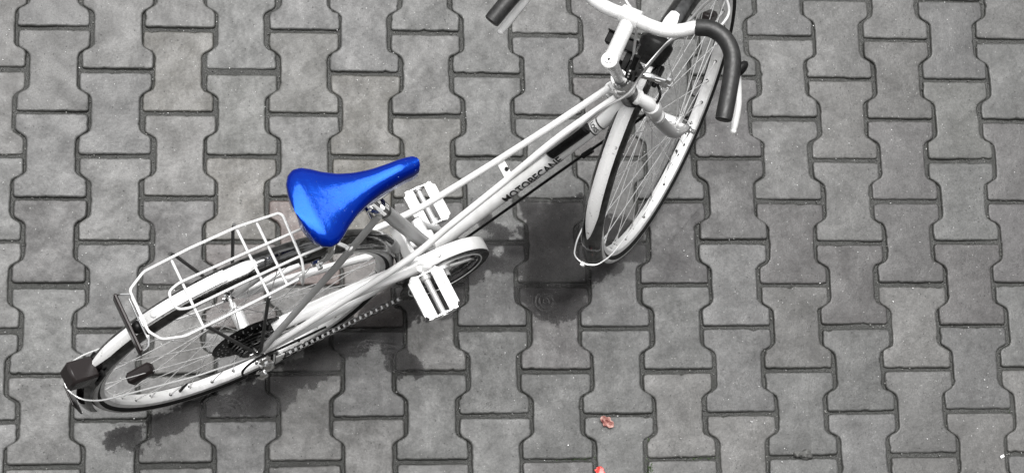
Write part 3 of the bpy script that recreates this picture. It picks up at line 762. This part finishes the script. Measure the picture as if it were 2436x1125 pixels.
# --- chain guard: bright strip over the top of the chain, rolling round the ring
gp = []
for i in range(25):
    a = math.radians(-35 + (128 + 0) * i / 24); gp.append((BB.x + .1065 * math.cos(a), BB.z + .1065 * math.sin(a)))
gp += [(BB.x - .07, .0415), (BB.x - .16, .041), (BB.x - .28, .040), (.075, .039), (.050, .034)]
cgd = MB(); ya, yb = -.0335, -.070; V = []
for i, (x, z) in enumerate(gp):
    (xa, za), (xb, zb) = gp[max(i - 1, 0)], gp[min(i + 1, len(gp) - 1)]
    tv = Vector((xb - xa, 0, zb - za)).normalized(); nv = Vector((-tv.z, 0, tv.x)) * -1
    if (Vector((x, 0, z)) - Vector((BB.x, 0, BB.z))).dot(nv) < 0: nv = -nv
    p = Vector((x, 0, z)); t_ = .0016
    w_ = min(1, max(0, (x - .22) / .16)); yb = -.053 - .012 * w_; ya = -.026 - .0095 * w_
    for (y, off) in ((ya, 0), (yb + .004, 0), (yb, -.004), (yb, -.014), (yb + .0015, -.014), (yb + .002, -.005), (yb + .005, -t_), (ya, -t_)):
        V.append(p + nv * off + Vector((0, y, 0)))
k = 8; m = len(gp)
cgd.add(V, [(i * k + j, i * k + (j + 1) % k, (i + 1) * k + (j + 1) % k, (i + 1) * k + j) for i in range(m - 1) for j in range(k)] + [tuple(range(k)), tuple((m - 1) * k + j for j in range(k))])
cgdo = cgd.build('chain_guard', M_white, bike, angle=50)
gb = MB(); a = math.radians(96); gb.disc((BB.x + .1072 * math.cos(a), -.050, BB.z + .1072 * math.sin(a)), (math.cos(a), 0, math.sin(a)), .0052, .004, 12); gb.build('guard_screw', M_chrome, cgdo)
gr_ = MB(); gr_.lathe([(.083, -.0655), (.1045, -.0655), (.1045, -.0635), (.079, -.0635)], c=(BB.x, 0, BB.z), n=64, closed_prof=True); gr_.build('guard_disc', M_black, cgdo)
g2 = MB(); g2.lathe([(.0845, -.0672), (.0870, -.0672), (.0870, -.0650), (.0845, -.0650)], c=(BB.x, 0, BB.z), n=64, closed_prof=True); g2.build('guard_trim', M_alu, cgdo)

# --- chain
cp = []
def arc(c, r, a0, a1, n): return [Vector((c[0] + r * math.cos(math.radians(a0 + (a1 - a0) * i / n)), 0, c[1] + r * math.sin(math.radians(a0 + (a1 - a0) * i / n)))) for i in range(n + 1)]
path = [Vector((.0, 0, .030)), Vector((.43, 0, .026))] + arc((BB.x, BB.z), .0905, 85, -95, 26) + [Vector((.060, 0, -.168)), Vector((.042, 0, -.178))] + arc((.045, -.160), .016, -100, -260, 8) + arc((.014, -.085), .018, -40, 60, 6) + arc((0, 0), .030, -60, -270, 14)
L_ = [0]
for a, b in zip(path, path[1:]): L_.append(L_[-1] + (b - a).length)
def at(s):
    for i in range(len(path) - 1):
        if s <= L_[i + 1]: return path[i].lerp(path[i + 1], (s - L_[i]) / max(1e-9, L_[i + 1] - L_[i]))
    return path[-1]
ch = MB(); s = 0; i = 0; P_ = .0127
while s + P_ < L_[-1]:
    a, b = at(s), at(s + P_); yb_ = -.047 - (.0 if a.x > .2 else (.2 - a.x) * .01)
    w = .0036 if i % 2 else .0050
    d = (b - a).normalized(); nrm = Vector((-d.z, 0, d.x)); ch.cur = 0
    for sg in (-1, 1):
        y = yb_ + sg * w; q = []
        for dy in (0, sg * .0011):
            for (u, h) in ((-.0035, .0), (-.001, .0042), (.003, .0032), (.0097, .0032), (.0137, .0042), (.0162, 0), (.0137, -.0042), (.0097, -.0032), (.003, -.0032), (-.001, -.0042)):
                q.append(a + d * u + nrm * h + Vector((0, y + dy, 0)))
        ch.add(q, [tuple(range(10)), tuple(range(19, 9, -1))] + [(k, (k + 1) % 10, 10 + (k + 1) % 10, 10 + k) for k in range(10)])
    ch.cur = 1 if a.x > .07 and a.z < -.1 else 0; ch.tube([a + Vector((0, yb_ - .0034, 0)), a + Vector((0, yb_ + .0034, 0))], .0034, 8)
    s += P_; i += 1
ch.build('chain', [M_chain, M_roller], bike)

# --- derailleur
dr = MB()
dr.box((.008, -.078, -.024), (.020, .012, .026), None, .004); dr.box((.012, -.086, -.045), (.024, .020, .026), Matrix.Rotation(.3, 3, 'Y'), .005)
dr.box((-.004, -.096, -.052), (.022, .018, .018), Matrix.Rotation(-.3, 3, 'Y'), .004)
dr.tube([(.020, -.090, -.052), (.034, -.066, -.070)], .006, 10)
dro = dr.build('derailleur', M_chrome, bike)
dc = MB()
for y in (-.056, -.040): dc.tube([(.012, y, -.072), (.018, y, -.10), (.045, y, -.165)], [.011, .010, .012], 12, flat=.14, side=(1, 0, 0))
dc.box((.035, -.066, -.094), (.045, .004, .020), Matrix.Rotation(.2, 3, 'Y'), .001); dc.build('cage', M_alu, dro)
for c_, r_ in (((.014, -.048, -.085), .015), ((.045, -.048, -.160), .014)):
    q = MB(); q.disc(c_, (0, 1, 0), r_, .005, 20); q.build('jockey_wheel', M_black, dro)
cb = MB(); cb.tube(spline([(.150, -.078, .008), (.055, -.082, .022), (.0, -.085, .035), (-.035, -.088, .020), (-.042, -.092, -.010), (-.020, -.096, -.040), (.0, -.098, -.050)], 6), .0026, 8); cb.build('gear_cable', M_black, dro)

# --- cockpit (steering frame): x forward, y left, z along the axis
sm = MB(); HZ = .628
sm.tube([(0, 0, .455), (0, 0, .560), (0, 0, .600), (0, 0, HZ - .006), (0, 0, HZ + .007), (0, 0, HZ + .010)], [.0115, .0115, .0135, .0160, .0155, .011], 20)
sm.tube([(-.002, 0, HZ - .006), (.045, 0, HZ - .002), (.078, 0, HZ)], [.0150, .0142, .0150], 20)
sm.tube([(.0905, -.019, HZ), (.0905, .019, HZ)], .0178, 20)
sm.box((.078, 0, HZ - .020), (.016, .024, .012), None, .003)
smo = sm.build('stem', M_alu_matt, bike, MF)
bo_ = MB(); bo_.disc((0, 0, HZ + .0105), (0, 0, 1), .0072, .004, 20); bo_.build('stem_bolt', M_chrome, smo)
bi_ = MB(); bi_.disc((0, 0, HZ + .0125), (0, 0, 1), .0036, .002, 6); bi_.build('bolt_socket', M_ink, smo)
nut = MB(); nut.tube([(0, 0, .468), (0, 0, .480), (0, 0, .492)], [.0200, .0205, .0165], 8); nut.build('lock_nut', M_chrome, smo)
HBP = [(.0905, 0), (.089, -.040), (.0925, -.072), (.104, -.098), (.119, -.120), (.127, -.146), (.121, -.176), (.101, -.200), (.073, -.214), (.031, -.2265), (-.018, -.239)]
hz = lambda i: HZ - (.0 if i < 4 else .0)
bar = MB(); R_ = [(x, y, HZ) for x, y in HBP]; Lp = [(x, -y, HZ) for x, y in HBP[1:]][::-1]
allp = spline(Lp + R_, 6); bar.tube(allp, .0128, 18)
M_bar = dirty(mat('polished_bar', (.8, .8, .8), .3, .3), (.84, .84, .84), (.66, .66, .66), 30, (.3, .45), (.22, .32), 0)
hbo = bar.build('handlebar', M_bar, bike, MF)
smo.data.materials[0] = M_bar
for s in (-1, 1):
    gpth = spline([(x, (y if s < 0 else -y), HZ) for x, y in HBP[4:]], 6)
    gq = MB(); rad = [.0150] + [.0158] * (len(gpth) - 2) + [.0152]
    e_ = gpth[-1] + (gpth[-1] - gpth[-2]).normalized() * .002
    gq.tube(gpth + [e_], rad + [.012], 20); gq.build('grip', M_foam, hbo)
for s in (-1, 1):
    lv = MB(); pts = [(.078, .216, HZ - .022), (.060, .222, HZ - .036), (.025, .236, HZ - .050), (-.008, .245, HZ - .055), (-.020, .248, HZ - .055)]
    q = spline([(x, (y - (.016 if s > 0 else -.006)) * s, z) for x, y, z in pts], 5)
    rr = [.0064 + .0034 * math.sin(PI * i / (len(q) - 1)) for i in range(len(q))]; rr[-1] = .0058
    lv.tube(q, rr, 10, flat=.8); lv.ball(q[-1], .0060)
    lo = lv.build('brake_lever', M_white, bike, MF)
    hs_ = MB(); hs_.ball((.080, s * .224, HZ - .012), .014, sc=(1.5, .75, .9), R=Matrix.Rotation(s * .35, 3, 'Z')); hs_.build('lever_clamp', M_black, lo)

# bag bracket, stem shifter, lamp
bx = MB(); bx.box((.072, .034, .470), (.026, .064, .020), None, .002); bx.box((.083, .034, .472), (.003, .066, .030), None, .001)
bx.box((.040, .012, .468), (.060, .012, .006), None, .001); bxo = bx.build('bag_bracket', M_black, bike, MF)
sh = MB(); sh.tube([(0, 0, .492), (0, 0, .510)], .0160, 20); sho = sh.build('stem_clamp', M_darkchrome, bike, MF)
for s in (-1, 1):
    q = MB(); q.tube([(.018, s * .010, .506), (.018, s * .024, .506)], .0150, 20); q.tube([(.018, s * .018, .510), (.034, s * .020, .530), (.046, s * .021, .538)], [.006, .0055, .007], 10); q.build('shift_lever', M_black, sho)
dl = MB()
for i in range(5):
    a = math.radians(40 + i * 24); dl.disc((.018 - .0152 * math.cos(a), -.0165, .506 + .0152 * math.sin(a)), (-math.cos(a), 0, math.sin(a)), .0021, .001, 8)
dl.build('shifter_marks', M_alu_matt, sho)
hh = MB(); hh.tube([(.02, -.018, .50), (.03, -.020, .47), (.035, -.016, .45)], .008, 10); hh.box((.030, -.006, .452), (.040, .030, .034), None, .005); hh.build('cable_guide', M_black, sho)
lp = MB(); Rl = Matrix.Rotation(math.radians(8), 3, 'Y')
prof = [(0, -.036), (.009, -.035), (.018, -.031), (.026, -.023), (.031, -.013), (.0335, 0), (.0345, .010), (.0345, .016), (.033, .018)]
lp.lathe([(r, h) for r, h in prof], axis='x', c=(0, 0, 0), n=32)
lpo = lp.build('headlamp', M_black, bike, MF @ Matrix.Translation((.107, .0, .352)) @ Matrix.Rotation(math.radians(-6), 4, 'Y'))
ll = MB(); ll.lathe([(0, .034), (.012, .0325), (.022, .0285), (.029, .023), (.0335, .0165)], axis='x', n=32); ll.build('lamp_lens', M_black, lpo)
lb = MB(); lb.box((-.045, 0, -.018), (.050, .014, .004), Matrix.Rotation(-.3, 3, 'Y'), .001); lb.build('lamp_bracket', M_chrome, lpo)

# --- cables
def cable(pts, r, m, name='cable'):
    c = MB(); c.tube(spline([Vector(p) for p in pts], 8), r, 8); return c.build(name, m, bike)
SF = lambda x, y, z: MF @ Vector((x, y, z))
cable([SF(.130, -.150, HZ - .018), SF(.119, -.120, .60), SF(.091, -.078, .575), SF(.060, -.052, .53), SF(.018, -.030, .485), SF(-.020, -.022, .485), (.761, -.029, .420), (.72, -.018, .330), (.66, -.008, .245), (.60, -.002, .200)], .0026, M_cable, 'brake_cable')
cable([SF(.120, -.15, HZ - .018), SF(.170, -.16, HZ - .02), SF(.215, -.12, .54), SF(.205, -.085, .48), SF(.172, -.055, .42), SF(.110, -.025, .395), SF(.060, -.01, .395)], .0026, M_wire, 'brake_cable')
cable([SF(.125, .150, HZ - .014), SF(.160, .10, HZ + .01), SF(.150, .05, HZ + .005), SF(.118, .024, HZ - .008), SF(.098, -.004, HZ - .03), SF(.05, -.012, .54), SF(.03, -.014, .50)], .0026, M_wire, 'brake_cable')
cable([SF(.10, -.02, .335), SF(.055, -.030, .36), SF(.020, -.055, .365), (.865, -.030, .255), (.80, -.024, .205), (.70, -.020, .118), (.60, -.019, .035), (.48, -.018, -.060)], .0030, M_black, 'lamp_wire')
kc = MB(); kc.tube([(.775, -.024, .182), (.755, -.023, .166)], .006, 10); kc.build('wire_clip', M_black, bike)

# ------------------------------------------------------------------ SMALL LITTER
def leafmesh(name, cx, cy, L, Wd, rot, m, fold=.5, z0=.002, label='', cat='leaf', notch=True, curl=.006):
    k = MB(); nu, nv = 12, 8; R = Matrix.Rotation(rot, 3, 'Z')
    for i in range(nu + 1):
        u = i / nu; w = Wd * (math.sin(PI * min(1, u * .96 + .03)) ** .7) * (1 + .18 * math.sin(u * 17))
        for j in range(nv + 1):
            v = j / nv * 2 - 1; x = (u - .5) * L; y = v * w * .5
            z = z0 + abs(v) * w * .5 * fold + curl * (u - .5) ** 2 * 4 + .0006 * math.sin(u * 23 + v * 9)
            p = R @ Vector((x, y, z)); k.v.append((cx + p.x, cy + p.y, p.z))
    for i in range(nu):
        for j in range(nv): a = i * (nv + 1) + j; k.f.append((a, a + 1, a + nv + 2, a + nv + 1)); k.mi.append(0)
    o = k.build(name, m); md = o.modifiers.new('thick', 'SOLIDIFY'); md.thickness = .0006
    return tag(o, label, cat)
M_leaf = mat('dry_pink_leaf', (.42, .24, .21), .5, spec=.2); t = NT(M_leaf)
t.lk(t.ramp(t.noise(110, 4), [(.38, (.10, .03, .03)), (.52, (.30, .14, .12)), (.66, (.46, .30, .27))]), t.b.inputs['Base Color'])
leafmesh('dry_leaf', 1.231, -.905, .036, .022, math.radians(-38), M_leaf, .55, label='small curled pinkish dry leaf lying across a paving joint')
M_red = mat('red_petal', (.62, .03, .02), .3, 0, .4)
leafmesh('red_leaf', 1.2105, -1.0135, .021, .022, math.radians(75), M_red, .2, .004, label='small bright red leaf at the lower edge, beside a joint', curl=.001)
M_moss = mat('moss_green', (.07, .13, .035), .8)
ms_ = MB()
for i in range(230):
    a = random.uniform(0, 2 * PI); r = abs(random.gauss(0, .008)); x, y = 1.3265 + r * math.cos(a) * .6, -1.008 + r * math.sin(a) * 1.8; z = random.uniform(-.006, .002)
    d = Vector((random.uniform(-1, 1), random.uniform(-1, 1), 1.4)).normalized() * .004; w = Vector((random.uniform(-1, 1), random.uniform(-1, 1), .2)).normalized() * .0011
    p = Vector((x, y, z)); ms_.add([p - w, p + w, p + d + w * .4, p + d - w * .4], [(0, 1, 2, 3)])
for (mx_, my_, ux, n_) in ((1.16, -.985, 1, 70), (1.19, -.97, 0, 50), (1.45, -.987, 1, 60), (.98, -.988, 1, 40), (1.327, -.95, 0, 50), (2.17, -.88, 0, 30)):
    for i in range(n_):
        x = mx_ + random.gauss(0, .028 if ux else .002); y = my_ + random.gauss(0, .0018 if ux else .022); p = Vector((x, y, random.uniform(-.007, -.003)))
        d = Vector((random.uniform(-1, 1), random.uniform(-1, 1), 1.4)).normalized() * .0035; w = Vector((random.uniform(-1, 1), random.uniform(-1, 1), .2)).normalized() * .0011
        ms_.add([p - w, p + w, p + d + w * .4, p + d - w * .4], [(0, 1, 2, 3)])
tag(ms_.build('moss', M_moss), 'sparse green moss growing in the lower paving joints', 'moss', kind='stuff')
M_stone = dirty(mat('pale_stone', (.3, .3, .29), .7), (.10, .10, .096), (.045, .045, .043), 90, (.35, .6), (.5, .8))
for (x, y, r, s_, lb_) in ((1.664, -.981, .0085, (1.1, .9, .8), 'smaller pale crumb of mortar lodged in a joint, left of its larger neighbour'), (1.684, -.983, .013, (1.15, .95, .7), 'larger pale crumb of mortar lodged in a joint')):
    k = MB(); k.ball((0, 0, 0), r, 18, s_)
    k.v = [tuple(Vector(v) * (1 + .35 * noise.noise(Vector(v) * 170 + Vector((x * 9, 0, 0))))) for v in k.v]
    k.v = [(v[0] + x, v[1] + y, v[2] + .001) for v in k.v]; tag(k.build('mortar_crumb', M_stone), lb_, 'crumb', 'mortar crumbs in the joint')
k = MB(); k.box((2.145, -.993, .002), (.010, .006, .002), Matrix.Rotation(.5, 3, 'Z'), .0006); tag(k.build('paper_scrap', mat('white_paper', (.8, .8, .8), .6)), 'tiny white scrap lying on the paving, lower right', 'scrap')
# grit lying in the joints and rain beads
gr2 = MB(); bd2 = MB()
for i in range(1500):
    cx = random.randint(-2, 17); ry = random.randint(-2, 6); X = cx * PX; off = .5 if cx % 2 else 0
    if random.random() < .45: x, y = X + random.uniform(-.078, .078), -(ry + off) * PY + random.gauss(0, .0022)
    else:
        s = random.choice((-1, 1)); u = random.uniform(-.5, .5); yy = u * PY; d = PY / 2 - abs(yy)
        hw = .083 if d < .0415 else (.0835 - (d - .0415) / .015 * .026 if d < .0565 else .0572)
        x, y = X + s * hw + random.gauss(0, .0018), -(ry + .5 + off) * PY + yy
    r = random.uniform(.0008, .0022); gr2.ball((x, y, -.005 + random.uniform(0, .003)), r, 6, (1, random.uniform(.6, 1.2), .8))
tag(gr2.build('grit', dirty(mat('grit', (.12, .12, .11), .6), (.2, .2, .19), (.04, .04, .04), 60, (.4, .6), (.3, .7))), 'grit scattered in the paving joints', 'grit', kind='stuff')
for i in range(650):
    x, y = random.uniform(-.15, 2.3), random.uniform(-1.1, .15); r = random.uniform(.0006, .0016)
    bd2.ball((x, y, .0002), r, 8, (1, 1, .6))
M_bead = mat('rain_bead', (.9, .9, .9), .03, 0, 0, 1.0); M_bead.node_tree.nodes['Principled BSDF'].inputs['Transmission Weight'].default_value = .6
tag(bd2.build('rain_drops', M_bead), 'rain beads standing on the paving', 'rain', kind='stuff')
